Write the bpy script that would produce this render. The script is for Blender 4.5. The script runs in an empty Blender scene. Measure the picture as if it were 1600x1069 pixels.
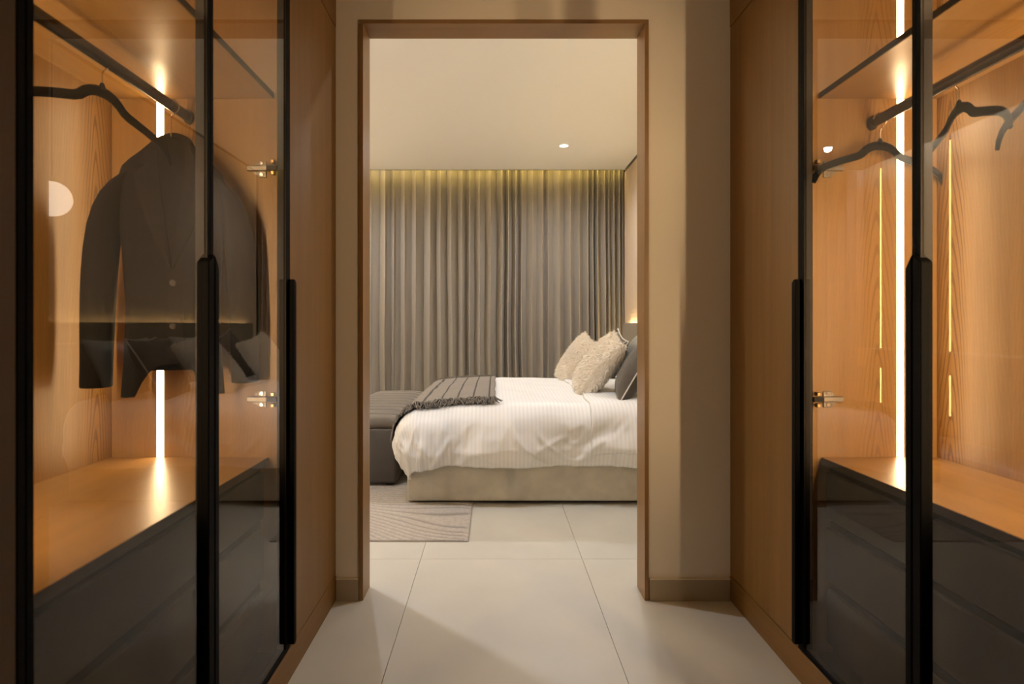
import bpy, bmesh, math, random
from mathutils import Vector, noise, Matrix

random.seed(7)
sc = bpy.context.scene
COL = sc.collection

# ---------------------------------------------------------------- camera, world, exposure
CAMH = 1.10
cam_d = bpy.data.cameras.new('camera')
cam_d.sensor_width = 36.0
cam_d.lens = 900 / 1600 * 36.0
cam_d.shift_x = 27 / 1600
cam_d.shift_y = -27.5 / 1600
cam_d.clip_start = 0.02
cam_d.dof.use_dof = True
cam_d.dof.focus_distance = 2.9
cam_d.dof.aperture_fstop = 4.0
cam = bpy.data.objects.new('camera', cam_d)
cam.location = (0, 0, CAMH)
cam.rotation_euler = (math.pi / 2, 0, 0)
COL.objects.link(cam)
sc.camera = cam

w = bpy.data.worlds.new('world')
w.use_nodes = True
w.node_tree.nodes['Background'].inputs[0].default_value = (1, 0.9, 0.8, 1)
w.node_tree.nodes['Background'].inputs[1].default_value = 0.0
sc.world = w

vs = sc.view_settings
vs.view_transform = 'Standard'
vs.look = 'None'
vs.gamma = 1.0
vs.use_curve_mapping = False
vs.exposure = 0.0
try:
    sc.cycles.use_denoising = True
    sc.cycles.max_bounces = 14
    sc.cycles.diffuse_bounces = 6
    sc.cycles.glossy_bounces = 5
    sc.cycles.transparent_max_bounces = 24
    sc.cycles.sample_clamp_indirect = 6.0
    sc.cycles.caustics_reflective = False
except Exception:
    pass

# light levels
LED_WARDROBE = 60.0
LED_WARDROBE_NEAR = 330.0
LED_NEAR_LEFT = 215.0
LED_COVE = 20.0
LED_HEAD = 70.0
LED_TV = 25.0
LED_LEFT = 980.0
SPOT_W = 102.0
C_LED = (1.0, 0.78, 0.50)
C_COVE = (1.0, 0.71, 0.16)
C_SPOT = (0.98, 1.0, 1.04)
C_SPOT_COOL = (0.94, 1.0, 1.12)

# ---------------------------------------------------------------- main dimensions (metres)
XL, XR = -0.633, 0.938            # wardrobe fronts
YW = 2.30                         # doorway wall, corridor face
YB = 2.41                         # doorway wall, bedroom face
YP = 1.757                        # far partition face
YN = 0.80                         # near partition face
HC = 2.90                         # bedroom ceiling
HK = 2.62                         # corridor ceiling
XHW = 1.52                        # bedroom head wall
XBL = -2.56                       # bedroom left wall
YC = 6.72                         # edge of the curtain cove


def lin(r, g, b):
    f = lambda c: (c / 255 / 12.92) if c / 255 <= 0.04045 else ((c / 255 + 0.055) / 1.055) ** 2.4
    return (f(r), f(g), f(b), 1.0)


# ---------------------------------------------------------------- materials
def new_mat(name):
    m = bpy.data.materials.new(name)
    m.use_nodes = True
    nt = m.node_tree
    return m, nt, nt.nodes['Principled BSDF']


def N(nt, t, **kw):
    n = nt.nodes.new(t)
    for k, v in kw.items():
        setattr(n, k, v)
    return n


def math_node(nt, op, a, b=None):
    n = N(nt, 'ShaderNodeMath', operation=op)
    for i, v in enumerate((a, b)):
        if v is None:
            continue
        if isinstance(v, (int, float)):
            n.inputs[i].default_value = v
        else:
            nt.links.new(v, n.inputs[i])
    return n.outputs[0]


def plain(name, col, rough=0.6, metal=0.0, sheen=0.0, noise_amt=0.0, noise_scale=20.0, bump=0.0, bump_scale=200.0, spec=0.5, stretch=None):
    m, nt, b = new_mat(name)
    b.inputs['Base Color'].default_value = col
    b.inputs['Roughness'].default_value = rough
    b.inputs['Metallic'].default_value = metal
    b.inputs['Specular IOR Level'].default_value = spec
    if sheen:
        b.inputs['Sheen Weight'].default_value = sheen
        b.inputs['Sheen Roughness'].default_value = 0.4
    tc = N(nt, 'ShaderNodeTexCoord')
    vec = tc.outputs['Object']
    if stretch:
        mp = N(nt, 'ShaderNodeMapping')
        mp.inputs['Scale'].default_value = stretch
        nt.links.new(vec, mp.inputs[0])
        vec = mp.outputs[0]
    if noise_amt:
        n = N(nt, 'ShaderNodeTexNoise')
        n.inputs['Scale'].default_value = noise_scale
        n.inputs['Detail'].default_value = 5
        nt.links.new(vec, n.inputs['Vector'])
        mr = N(nt, 'ShaderNodeMapRange')
        mr.inputs['From Min'].default_value = 0.3
        mr.inputs['From Max'].default_value = 0.7
        mr.inputs['To Min'].default_value = 1 - noise_amt
        mr.inputs['To Max'].default_value = 1 + noise_amt
        nt.links.new(n.outputs['Fac'], mr.inputs['Value'])
        mx = N(nt, 'ShaderNodeMix', data_type='RGBA', blend_type='MULTIPLY')
        mx.inputs[0].default_value = 1.0
        mx.inputs[6].default_value = col
        nt.links.new(mr.outputs[0], mx.inputs[7])
        nt.links.new(mx.outputs[2], b.inputs['Base Color'])
    if bump:
        n2 = N(nt, 'ShaderNodeTexNoise')
        n2.inputs['Scale'].default_value = bump_scale
        n2.inputs['Detail'].default_value = 3
        nt.links.new(vec, n2.inputs['Vector'])
        bp = N(nt, 'ShaderNodeBump')
        bp.inputs['Strength'].default_value = bump
        bp.inputs['Distance'].default_value = 0.003
        nt.links.new(n2.outputs['Fac'], bp.inputs['Height'])
        nt.links.new(bp.outputs[0], b.inputs['Normal'])
    return m


def wood(name, light, dark, axis='Z', rough=0.42, cathedral=0.55, offset=0.0):
    """oak veneer: fine pores along the grain and plain-sawn arches"""
    m, nt, b = new_mat(name)
    tc = N(nt, 'ShaderNodeTexCoord')
    sp = N(nt, 'ShaderNodeSeparateXYZ')
    nt.links.new(tc.outputs['Object'], sp.inputs[0])
    X, Y, Z = sp.outputs
    if axis == 'Z':
        u, wv = math_node(nt, 'ADD', X, Y), Z
    elif axis == 'Y':
        u, wv = math_node(nt, 'ADD', X, Z), Y
    else:
        u, wv = math_node(nt, 'ADD', Y, Z), X
    oi = N(nt, 'ShaderNodeObjectInfo')
    u = math_node(nt, 'ADD', u, offset)
    wv = math_node(nt, 'ADD', wv, math_node(nt, 'MULTIPLY', oi.outputs['Random'], 3.0))
    # low-frequency wander
    cmb = N(nt, 'ShaderNodeCombineXYZ')
    nt.links.new(math_node(nt, 'MULTIPLY', u, 9.0), cmb.inputs[0])
    nt.links.new(math_node(nt, 'MULTIPLY', wv, 1.6), cmb.inputs[1])
    nz = N(nt, 'ShaderNodeTexNoise')
    nz.inputs['Scale'].default_value = 1.0
    nz.inputs['Detail'].default_value = 3
    nt.links.new(cmb.outputs[0], nz.inputs['Vector'])
    wob = math_node(nt, 'MULTIPLY', math_node(nt, 'SUBTRACT', nz.outputs['Fac'], 0.5), 0.055)
    um = N(nt, 'ShaderNodeMath', operation='WRAP')
    nt.links.new(math_node(nt, 'ADD', u, wob), um.inputs[0])
    um.inputs[1].default_value = 0.2
    um.inputs[2].default_value = -0.2
    h = math_node(nt, 'MULTIPLY', wv, 0.11)
    # arches: r = |u|*k + w*c  (V shaped crowns rounded near the middle)
    ru = math_node(nt, 'SQRT', math_node(nt, 'ADD', math_node(nt, 'MULTIPLY', um.outputs[0], um.outputs[0]), 0.00012))
    r = math_node(nt, 'ADD', ru, h)
    ph = math_node(nt, 'MULTIPLY', r, 560.0)
    s = math_node(nt, 'SINE', ph)
    mr = N(nt, 'ShaderNodeMapRange', interpolation_type='SMOOTHSTEP')
    mr.inputs['From Min'].default_value = 0.25
    mr.inputs['From Max'].default_value = 1.0
    nt.links.new(s, mr.inputs['Value'])
    # fade of the arches away from the centre of the leaf
    mf = N(nt, 'ShaderNodeMapRange', interpolation_type='SMOOTHSTEP')
    mf.inputs['From Min'].default_value = 0.015
    mf.inputs['From Max'].default_value = 0.07
    mf.inputs['To Min'].default_value = 1.0
    mf.inputs['To Max'].default_value = 0.12
    nt.links.new(ru, mf.inputs['Value'])
    arch = math_node(nt, 'MULTIPLY', math_node(nt, 'MULTIPLY', mr.outputs[0], mf.outputs[0]), cathedral)
    # pores
    c2 = N(nt, 'ShaderNodeCombineXYZ')
    nt.links.new(math_node(nt, 'MULTIPLY', u, 260.0), c2.inputs[0])
    nt.links.new(math_node(nt, 'MULTIPLY', wv, 7.0), c2.inputs[1])
    nt.links.new(oi.outputs['Random'], c2.inputs[2])
    n2 = N(nt, 'ShaderNodeTexNoise')
    n2.inputs['Scale'].default_value = 1.0
    n2.inputs['Detail'].default_value = 4
    nt.links.new(c2.outputs[0], n2.inputs['Vector'])
    c3 = N(nt, 'ShaderNodeCombineXYZ')
    nt.links.new(math_node(nt, 'MULTIPLY', u, 28.0), c3.inputs[0])
    nt.links.new(math_node(nt, 'MULTIPLY', wv, 0.8), c3.inputs[1])
    nt.links.new(oi.outputs['Random'], c3.inputs[2])
    n3 = N(nt, 'ShaderNodeTexNoise')
    n3.inputs['Scale'].default_value = 1.0
    n3.inputs['Detail'].default_value = 3
    nt.links.new(c3.outputs[0], n3.inputs['Vector'])
    f = math_node(nt, 'ADD', math_node(nt, 'MULTIPLY', n2.outputs['Fac'], 0.45), math_node(nt, 'MULTIPLY', n3.outputs['Fac'], 0.75))
    f = math_node(nt, 'ADD', math_node(nt, 'SUBTRACT', f, 0.25), arch)
    cl = N(nt, 'ShaderNodeClamp')
    nt.links.new(f, cl.inputs[0])
    mx = N(nt, 'ShaderNodeMix', data_type='RGBA')
    nt.links.new(cl.outputs[0], mx.inputs[0])
    mx.inputs[6].default_value = light
    mx.inputs[7].default_value = dark
    nt.links.new(mx.outputs[2], b.inputs['Base Color'])
    b.inputs['Roughness'].default_value = rough
    bp = N(nt, 'ShaderNodeBump')
    bp.inputs['Strength'].default_value = 0.12
    bp.inputs['Distance'].default_value = 0.001
    bp.invert = True
    nt.links.new(f, bp.inputs['Height'])
    nt.links.new(bp.outputs[0], b.inputs['Normal'])
    return m


def emit(name, col, strength):
    m = bpy.data.materials.new(name)
    m.use_nodes = True
    nt = m.node_tree
    nt.nodes.remove(nt.nodes['Principled BSDF'])
    e = N(nt, 'ShaderNodeEmission')
    e.inputs[0].default_value = (*col[:3], 1)
    e.inputs[1].default_value = strength
    nt.links.new(e.outputs[0], nt.nodes['Material Output'].inputs[0])
    return m


def glass_mat(name, tint):
    """smoked glass: tinted clear transmission with a Schlick reflection on both faces"""
    m = bpy.data.materials.new(name)
    m.use_nodes = True
    nt = m.node_tree
    nt.nodes.remove(nt.nodes['Principled BSDF'])
    lw = N(nt, 'ShaderNodeLayerWeight')
    lw.inputs[0].default_value = 0.5
    p = math_node(nt, 'POWER', lw.outputs['Facing'], 5.0)
    f = math_node(nt, 'ADD', math_node(nt, 'MULTIPLY', p, 0.75), 0.030)
    geo = N(nt, 'ShaderNodeNewGeometry')
    f = math_node(nt, 'MULTIPLY', f, math_node(nt, 'SUBTRACT', 1.0, math_node(nt, 'MULTIPLY', geo.outputs['Backfacing'], 0.6)))
    t = N(nt, 'ShaderNodeBsdfTransparent')
    t.inputs[0].default_value = tint
    g = N(nt, 'ShaderNodeBsdfGlossy')
    g.inputs['Roughness'].default_value = 0.0
    g.inputs[0].default_value = (1, 1, 1, 1)
    mx = N(nt, 'ShaderNodeMixShader')
    nt.links.new(f, mx.inputs[0])
    nt.links.new(t.outputs[0], mx.inputs[1])
    nt.links.new(g.outputs[0], mx.inputs[2])
    nt.links.new(mx.outputs[0], nt.nodes['Material Output'].inputs[0])
    return m


OAK_L, OAK_D = (0.38, 0.215, 0.068, 1), (0.22, 0.110, 0.030, 1)
M = {}
M['oak'] = wood('oak_vertical', OAK_L, OAK_D, 'Z')
M['oak_back'] = wood('oak_back_vertical', (0.38, 0.215, 0.060, 1), (0.15, 0.068, 0.016, 1), 'Z', cathedral=0.85, offset=-0.02)
M['oak_flat'] = wood('oak_lengthwise', OAK_L, OAK_D, 'Y', rough=0.34, cathedral=0.25)
M['oak_door'] = wood('oak_door_vertical', (0.225, 0.117, 0.024, 1), (0.115, 0.052, 0.008, 1), 'Z', rough=0.5, cathedral=0.12, offset=0.07)
M['oak_trim'] = wood('oak_trim_horizontal', (0.225, 0.117, 0.024, 1), (0.115, 0.052, 0.008, 1), 'Y', rough=0.5, cathedral=0.05)
M['oak_shaded'] = wood('shaded_oak_vertical', (0.10, 0.055, 0.02, 1), (0.055, 0.028, 0.009, 1), 'Z', rough=0.55, cathedral=0.1)  # same oak, with the unlit fall-off darkened into the door colour
M['frame_wood'] = wood('door_lining_vertical', (0.29, 0.165, 0.062, 1), (0.18, 0.095, 0.030, 1), 'Z', rough=0.4, cathedral=0.05)
M['frame_head'] = wood('door_lining_horizontal', (0.29, 0.165, 0.062, 1), (0.18, 0.095, 0.030, 1), 'X', rough=0.4, cathedral=0.05)
M['veneer'] = wood('pale_veneer_vertical', (0.60, 0.49, 0.38, 1), (0.48, 0.37, 0.27, 1), 'Z', rough=0.5, cathedral=0.1)
M['tvwood'] = wood('honey_veneer_vertical', (0.62, 0.45, 0.25, 1), (0.44, 0.29, 0.14, 1), 'Z', rough=0.5, cathedral=0.3)
M['wall'] = plain('wall_paint', (0.76, 0.715, 0.645, 1), 0.85, bump=0.05, bump_scale=300)
M['ceiling'] = plain('ceiling_paint', (0.80, 0.805, 0.80, 1), 0.9)
M['tile'] = plain('porcelain_tile', (0.59, 0.565, 0.49, 1), 0.42, noise_amt=0.06, noise_scale=2.5)
M['grout'] = plain('grout', (0.50, 0.475, 0.42, 1), 0.9)
M['skirting'] = plain('skirting_tile', (0.36, 0.30, 0.22, 1), 0.5)
M['skirting_cap'] = plain('skirting_caulk', (0.75, 0.68, 0.56, 1), 0.6)
M['black'] = plain('black_aluminium', (0.0025, 0.0025, 0.003, 1), 0.6, spec=0.06)
M['blackframe'] = plain('black_anodised_profile', (0.016, 0.0145, 0.0155, 1), 0.5, metal=0.0, spec=0.2)
M['drawer'] = plain('dark_drawer_lacquer', (0.046, 0.040, 0.033, 1), 0.55)
M['shelfedge'] = plain('shelf_edge_dark', (0.045, 0.034, 0.026, 1), 0.5)
M['glass'] = glass_mat('smoked_glass', (0.76, 0.71, 0.64, 1))
M['rail'] = plain('dark_bronze_rail', (0.07, 0.06, 0.055, 1), 0.25, metal=0.9)
M['chrome'] = plain('chrome', (0.75, 0.72, 0.68, 1), 0.18, metal=1.0)
M['nickel'] = plain('nickel_hinge', (0.26, 0.235, 0.21, 1), 0.4, metal=1.0)
M['velvet'] = plain('black_flock', (0.006, 0.007, 0.010, 1), 0.9, spec=0.12)
M['coat'] = plain('charcoal_wool', (0.0085, 0.0072, 0.0068, 1), 0.95, spec=0.08)
M['lapel'] = plain('charcoal_lapel', (0.012, 0.010, 0.0092, 1), 0.9, spec=0.08)
M['button'] = plain('dark_button', (0.04, 0.033, 0.03, 1), 0.35)
M['label'] = plain('woven_label', (0.16, 0.14, 0.12, 1), 0.8)
M['curtain'] = plain('taupe_curtain', (0.31, 0.277, 0.232, 1), 0.9, sheen=0.1, bump=0.1, bump_scale=700)
M['bedbase'] = plain('greige_velvet', (0.54, 0.50, 0.41, 1), 0.85, sheen=0.3, noise_amt=0.13, noise_scale=9)
M['headboard'] = plain('olive_velvet', (0.20, 0.165, 0.10, 1), 0.8, sheen=0.2, noise_amt=0.06, noise_scale=6)
M['panelfab'] = plain('taupe_panel_fabric', (0.20, 0.165, 0.11, 1), 0.8, sheen=0.1)
M['bedplinth'] = plain('dark_plinth', (0.02, 0.018, 0.015, 1), 0.8)
M['mattress'] = plain('mattress_ticking', (0.7, 0.66, 0.58, 1), 0.9)
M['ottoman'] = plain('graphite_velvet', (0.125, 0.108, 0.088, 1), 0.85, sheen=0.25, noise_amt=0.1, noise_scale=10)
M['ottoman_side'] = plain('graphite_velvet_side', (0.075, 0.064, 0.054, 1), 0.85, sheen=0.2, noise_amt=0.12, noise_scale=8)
M['fringe'] = plain('throw_fringe_yarn', (0.15, 0.13, 0.11, 1), 0.95)
M['fluff'] = plain('ivory_shag', (0.86, 0.80, 0.70, 1), 0.95, sheen=0.3)
M['fluffcore'] = plain('ivory_cushion_core', (0.82, 0.76, 0.66, 1), 0.95)
M['darkcush'] = plain('slate_cushion', (0.070, 0.061, 0.050, 1), 0.9, sheen=0.15, noise_amt=0.08, noise_scale=30)
M['piping'] = plain('pale_piping', (0.62, 0.58, 0.52, 1), 0.8)
M['satin'] = plain('sage_satin', (0.30, 0.29, 0.24, 1), 0.38, sheen=0.2)
M['rug'] = plain('ash_rug', (0.46, 0.42, 0.37, 1), 0.95, noise_amt=0.12, noise_scale=60, bump=0.3, bump_scale=500)
M['white_metal'] = plain('white_trim_ring', (0.8, 0.78, 0.74, 1), 0.4)
M['brass'] = plain('brushed_brass', (0.6, 0.42, 0.2, 1), 0.3, metal=1.0)
M['led'] = emit('wardrobe_led', C_LED, LED_WARDROBE)
M['led_near'] = emit('wardrobe_led_near', C_LED, LED_WARDROBE_NEAR)
M['led_near_left'] = emit('wardrobe_led_near_left', C_LED, LED_NEAR_LEFT)
M['led_cove'] = emit('cove_led', C_COVE, LED_COVE)
M['led_head'] = emit('headboard_led', (1.0, 0.72, 0.30), LED_HEAD)
M['led_tv'] = emit('niche_led', (1.0, 0.66, 0.24), LED_TV)
M['led_left'] = emit('left_cove_led', (0.85, 0.95, 1.12), LED_LEFT)  # cool tint offsets warm wood bounce; strength raised to brighten the ceiling
M['lens'] = emit('downlight_lens', C_SPOT, 18.0)
M['globe'] = emit('opal_globe', (1.0, 0.90, 0.75), 9.0)


def duvet_material():
    m, nt, b = new_mat('striped_white_sateen')
    uv = N(nt, 'ShaderNodeUVMap')
    uv.uv_map = 'flat'
    sp = N(nt, 'ShaderNodeSeparateXYZ')
    nt.links.new(uv.outputs[0], sp.inputs[0])
    s = math_node(nt, 'SINE', math_node(nt, 'MULTIPLY', sp.outputs[0], 2 * math.pi / 0.024))
    mr = N(nt, 'ShaderNodeMapRange', interpolation_type='SMOOTHSTEP')
    mr.inputs['From Min'].default_value = -0.3
    mr.inputs['From Max'].default_value = 0.3
    nt.links.new(s, mr.inputs['Value'])
    mx = N(nt, 'ShaderNodeMix', data_type='RGBA')
    nt.links.new(mr.outputs[0], mx.inputs[0])
    mx.inputs[6].default_value = (0.87, 0.865, 0.85, 1)
    mx.inputs[7].default_value = (0.81, 0.80, 0.78, 1)
    nt.links.new(mx.outputs[2], b.inputs['Base Color'])
    m2 = N(nt, 'ShaderNodeMapRange')
    m2.inputs['To Min'].default_value = 0.42
    m2.inputs['To Max'].default_value = 0.7
    nt.links.new(mr.outputs[0], m2.inputs['Value'])
    nt.links.new(m2.outputs[0], b.inputs['Roughness'])
    b.inputs['Sheen Weight'].default_value = 0.1
    return m


def throw_material():
    m, nt, b = new_mat('grey_knit_throw')
    uv = N(nt, 'ShaderNodeUVMap')
    uv.uv_map = 'flat'
    sp = N(nt, 'ShaderNodeSeparateXYZ')
    nt.links.new(uv.outputs[0], sp.inputs[0])
    n = N(nt, 'ShaderNodeTexNoise')
    n.inputs['Scale'].default_value = 90
    nt.links.new(uv.outputs[0], n.inputs['Vector'])
    ph = math_node(nt, 'ADD', math_node(nt, 'MULTIPLY', sp.outputs[0], 2 * math.pi / 0.104), 2.2)
    s = math_node(nt, 'COSINE', ph)
    mr = N(nt, 'ShaderNodeMapRange', interpolation_type='SMOOTHSTEP')
    mr.inputs['From Min'].default_value = 0.90
    mr.inputs['From Max'].default_value = 0.97
    nt.links.new(s, mr.inputs['Value'])
    mx0 = N(nt, 'ShaderNodeMix', data_type='RGBA')
    nt.links.new(n.outputs['Fac'], mx0.inputs[0])
    mx0.inputs[6].default_value = (0.16, 0.14, 0.12, 1)
    mx0.inputs[7].default_value = (0.27, 0.24, 0.205, 1)
    mx = N(nt, 'ShaderNodeMix', data_type='RGBA')
    nt.links.new(mr.outputs[0], mx.inputs[0])
    nt.links.new(mx0.outputs[2], mx.inputs[6])
    mx.inputs[7].default_value = (0.045, 0.040, 0.036, 1)
    nt.links.new(mx.outputs[2], b.inputs['Base Color'])
    b.inputs['Roughness'].default_value = 0.95
    bp = N(nt, 'ShaderNodeBump')
    bp.inputs['Strength'].default_value = 0.5
    bp.inputs['Distance'].default_value = 0.004
    nt.links.new(n.outputs['Fac'], bp.inputs['Height'])
    nt.links.new(bp.outputs[0], b.inputs['Normal'])
    return m


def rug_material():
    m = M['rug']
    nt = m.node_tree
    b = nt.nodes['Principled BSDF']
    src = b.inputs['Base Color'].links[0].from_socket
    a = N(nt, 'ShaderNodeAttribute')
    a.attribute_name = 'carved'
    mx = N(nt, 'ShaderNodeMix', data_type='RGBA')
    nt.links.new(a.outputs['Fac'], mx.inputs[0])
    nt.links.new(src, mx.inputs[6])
    mx.inputs[7].default_value = (0.27, 0.245, 0.22, 1)  # shade of the pile painted into the grooves as a darker tone
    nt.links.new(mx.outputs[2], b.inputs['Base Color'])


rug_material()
M['duvet'] = duvet_material()
M['throw'] = throw_material()


# ---------------------------------------------------------------- object helpers
def tag(o, label=None, cat=None, group=None, kind=None):
    for k, v in (('label', label), ('category', cat), ('group', group), ('kind', kind)):
        if v:
            o[k] = v
    return o


WLOC = {}


def link(o, parent, loc):
    loc = Vector(loc)
    COL.objects.link(o)
    if parent is not None:
        o.parent = parent
        o.location = loc - WLOC.get(parent.name, Vector((0, 0, 0)))
    else:
        o.location = loc
    WLOC[o.name] = loc
    return o


def thing(name, loc, label, cat, group=None):
    o = bpy.data.objects.new(name, None)
    o.empty_display_size = 0.1
    link(o, None, loc)
    return tag(o, label, cat, group)


def mesh_from(name, verts, faces, mat, parent=None, loc=(0, 0, 0), smooth=False):
    """verts in coordinates relative to loc (loc in world space, or in parent's rotated frame when local=True)"""
    me = bpy.data.meshes.new(name)
    me.from_pydata([tuple(v) for v in verts], [], faces)
    me.materials.append(M[mat] if isinstance(mat, str) else mat)
    if smooth:
        me.polygons.foreach_set('use_smooth', [True] * len(me.polygons))
    me.update()
    o = bpy.data.objects.new(name, me)
    return link(o, parent, loc)


def bm_obj(name, bm, mat, parent=None, loc=(0, 0, 0), smooth=False):
    me = bpy.data.meshes.new(name)
    bmesh.ops.recalc_face_normals(bm, faces=bm.faces[:])
    bm.to_mesh(me)
    bm.free()
    me.materials.append(M[mat] if isinstance(mat, str) else mat)
    if smooth:
        me.polygons.foreach_set('use_smooth', [True] * len(me.polygons))
    o = bpy.data.objects.new(name, me)
    return link(o, parent, loc)


def add_box(bm, x0, x1, y0, y1, z0, z1):
    vs_ = [bm.verts.new(p) for p in ((x0, y0, z0), (x1, y0, z0), (x1, y1, z0), (x0, y1, z0), (x0, y0, z1), (x1, y0, z1), (x1, y1, z1), (x0, y1, z1))]
    fs = [bm.faces.new([vs_[i] for i in f]) for f in ((3, 2, 1, 0), (4, 5, 6, 7), (0, 1, 5, 4), (1, 2, 6, 5), (2, 3, 7, 6), (3, 0, 4, 7))]
    return vs_, fs


def box(name, x0, x1, y0, y1, z0, z1, mat, parent=None, bevel=0.0015, seg=1, smooth=False):
    x0, x1 = min(x0, x1), max(x0, x1)
    y0, y1 = min(y0, y1), max(y0, y1)
    c = Vector(((x0 + x1) / 2, (y0 + y1) / 2, z0))
    bm = bmesh.new()
    add_box(bm, x0 - c.x, x1 - c.x, y0 - c.y, y1 - c.y, 0, z1 - z0)
    if bevel:
        bmesh.ops.bevel(bm, geom=bm.edges[:], offset=bevel, segments=seg, affect='EDGES', profile=0.5)
    return bm_obj(name, bm, mat, parent, c, smooth)


def add_tube(bm, pts, r, seg=10, cap=True):
    """round tube through a list of points; r a number or a list"""
    rings = []
    n = len(pts)
    pts = [Vector(p) for p in pts]
    up = None
    for i, p in enumerate(pts):
        t = (pts[min(i + 1, n - 1)] - pts[max(i - 1, 0)]).normalized()
        if up is None:
            up = t.orthogonal().normalized()
        up = (up - t * up.dot(t)).normalized()
        v = t.cross(up)
        rr = r[i] if isinstance(r, (list, tuple)) else r
        rings.append([bm.verts.new(p + (up * math.cos(2 * math.pi * k / seg) + v * math.sin(2 * math.pi * k / seg)) * rr) for k in range(seg)])
    for a, b in zip(rings, rings[1:]):
        for k in range(seg):
            bm.faces.new((a[k], a[(k + 1) % seg], b[(k + 1) % seg], b[k]))
    if cap:
        bm.faces.new(rings[0][::-1])
        bm.faces.new(rings[-1])


def add_prism(bm, poly, axis, a, b):
    """poly of 2-D points extruded along axis from a to b"""
    def P(p, q):
        if axis == 'X':
            return (q, p[0], p[1])
        if axis == 'Y':
            return (p[0], q, p[1])
        return (p[0], p[1], q)
    A = [bm.verts.new(P(p, a)) for p in poly]
    B = [bm.verts.new(P(p, b)) for p in poly]
    bm.faces.new(A[::-1])
    bm.faces.new(B)
    n = len(poly)
    for i in range(n):
        bm.faces.new((A[i], A[(i + 1) % n], B[(i + 1) % n], B[i]))


def smooth_by_angle(o, deg=40):
    o.data.polygons.foreach_set('use_smooth', [True] * len(o.data.polygons))
    try:
        o.data.set_sharp_from_angle(angle=math.radians(deg))
    except Exception:
        pass


def struct(o):
    o['kind'] = 'structure'
    return o


# ================================================================ SETTING
# floor slab with porcelain tiles as pieces
floor = struct(box('floor', -3.0, 2.0, -4.6, 7.2, -0.12, -0.010, 'grout', bevel=0))
tile_cache = {}


def tile(x0, x1, y0, y1):
    key = (round(x1 - x0, 3), round(y1 - y0, 3))
    c = Vector(((x0 + x1) / 2, (y0 + y1) / 2, -0.010))
    if key not in tile_cache:
        bm = bmesh.new()
        hx, hy = key[0] / 2 - 0.0008, key[1] / 2 - 0.0008
        add_box(bm, -hx, hx, -hy, hy, 0, 0.010)
        bmesh.ops.bevel(bm, geom=[e for e in bm.edges if e.verts[0].co.z > 0.005 and e.verts[1].co.z > 0.005], offset=0.0006, segments=1, affect='EDGES')
        o = bm_obj('tile', bm, 'tile', floor, c)
        tile_cache[key] = o.data
    else:
        o = bpy.data.objects.new('tile', tile_cache[key])
        link(o, floor, c)


xs = [-3.0] + [-0.347 + 0.757 * k for k in range(-3, 4)] + [2.0]
ys = [-4.6] + [2.70 + 1.514 * k for k in range(-4, 3)] + [7.2]
for i in range(len(xs) - 1):
    for j in range(len(ys) - 1):
        if xs[i + 1] - xs[i] > 0.03 and ys[j + 1] - ys[j] > 0.03:
            tile(xs[i], xs[i + 1], ys[j], ys[j + 1])

# doorway wall (with the opening), corridor and bedroom walls
OX0, OX1, OZ = -0.540, 0.613, 2.314
bm = bmesh.new()
add_box(bm, -3.0, OX0, YW, YB, 0, 3.2)
add_box(bm, OX1, 2.0, YW, YB, 0, 3.2)
add_box(bm, OX0, OX1, YW, YB, OZ, 3.2)
struct(bm_obj('wall_doorway', bm, 'wall'))
struct(box('wall_left', -1.35, XL, -4.5, -0.20, 0, HK, 'oak_door', bevel=0))
struct(box('wall_right', XR, 1.60, -4.5, 0.775, 0, HK, 'oak_door', bevel=0))
struct(box('wall_back', -1.4, 1.7, -4.62, -4.50, 0, HK, 'wall', bevel=0))
struct(box('wall_corridor_left', -1.35, -1.22, -0.20, YW, 0, HK, 'wall', bevel=0))
struct(box('wall_corridor_right', 1.42, 1.60, 0.775, YW, 0, HK, 'wall', bevel=0))
struct(box('ceiling_corridor', -1.4, 1.7, -4.6, YW, HK, HK + 0.1, 'ceiling', bevel=0))
# bedroom
struct(box('ceiling', -2.40, 1.505, YB, YC, HC, HC + 0.03, 'ceiling', bevel=0))
struct(box('ceiling_slab', -3.0, 2.0, YB, 7.3, 3.10, 3.2, 'ceiling', bevel=0))
struct(box('wall_window', -3.0, 2.0, 7.02, 7.15, 0, 3.2, 'wall', bevel=0))
whead = struct(box('wall_headboard', XHW + 0.02, XHW + 0.14, YB, 7.02, 0, 3.2, 'shelfedge', bevel=0))
y = YB + 0.002
for wd in (0.62, 0.62, 0.62, 0.62, 0.62, 0.62, 0.62):
    y1 = min(y + wd, 7.018)
    box('panel', XHW, XHW + 0.02, y, y1 - 0.004, 0, HC - 0.018, 'veneer', whead, bevel=0.002)
    y = y1
wtv = struct(box('wall_television', XBL - 0.14, XBL - 0.02, YB, 7.02, 0, 3.2, 'shelfedge', bevel=0))
y = YB + 0.002
for y1 in (3.58, 4.61, 5.64, 6.65, 7.018):
    box('panel', XBL - 0.02, XBL, y, y1 - 0.03, 0, 3.1, 'tvwood', wtv, bevel=0.002)
    y = y1
struct(box('ceiling_cove_lip', -2.40, XHW, YC - 0.02, YC, HC - 0.0, HC + 0.06, 'ceiling', bevel=0))

# timber lining of the doorway
lin_ = struct(box('door_1', OX0, OX0 + 0.016, YW - 0.008, YB + 0.006, 0, OZ - 0.0165, 'frame_wood', bevel=0.001))
box('jamb', OX1 - 0.016, OX1, YW - 0.008, YB + 0.006, 0, OZ - 0.0165, 'frame_wood', lin_, bevel=0.001)
box('head', OX0, OX1, YW - 0.008, YB + 0.006, OZ - 0.016, OZ, 'frame_head', lin_, bevel=0.001)

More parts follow.
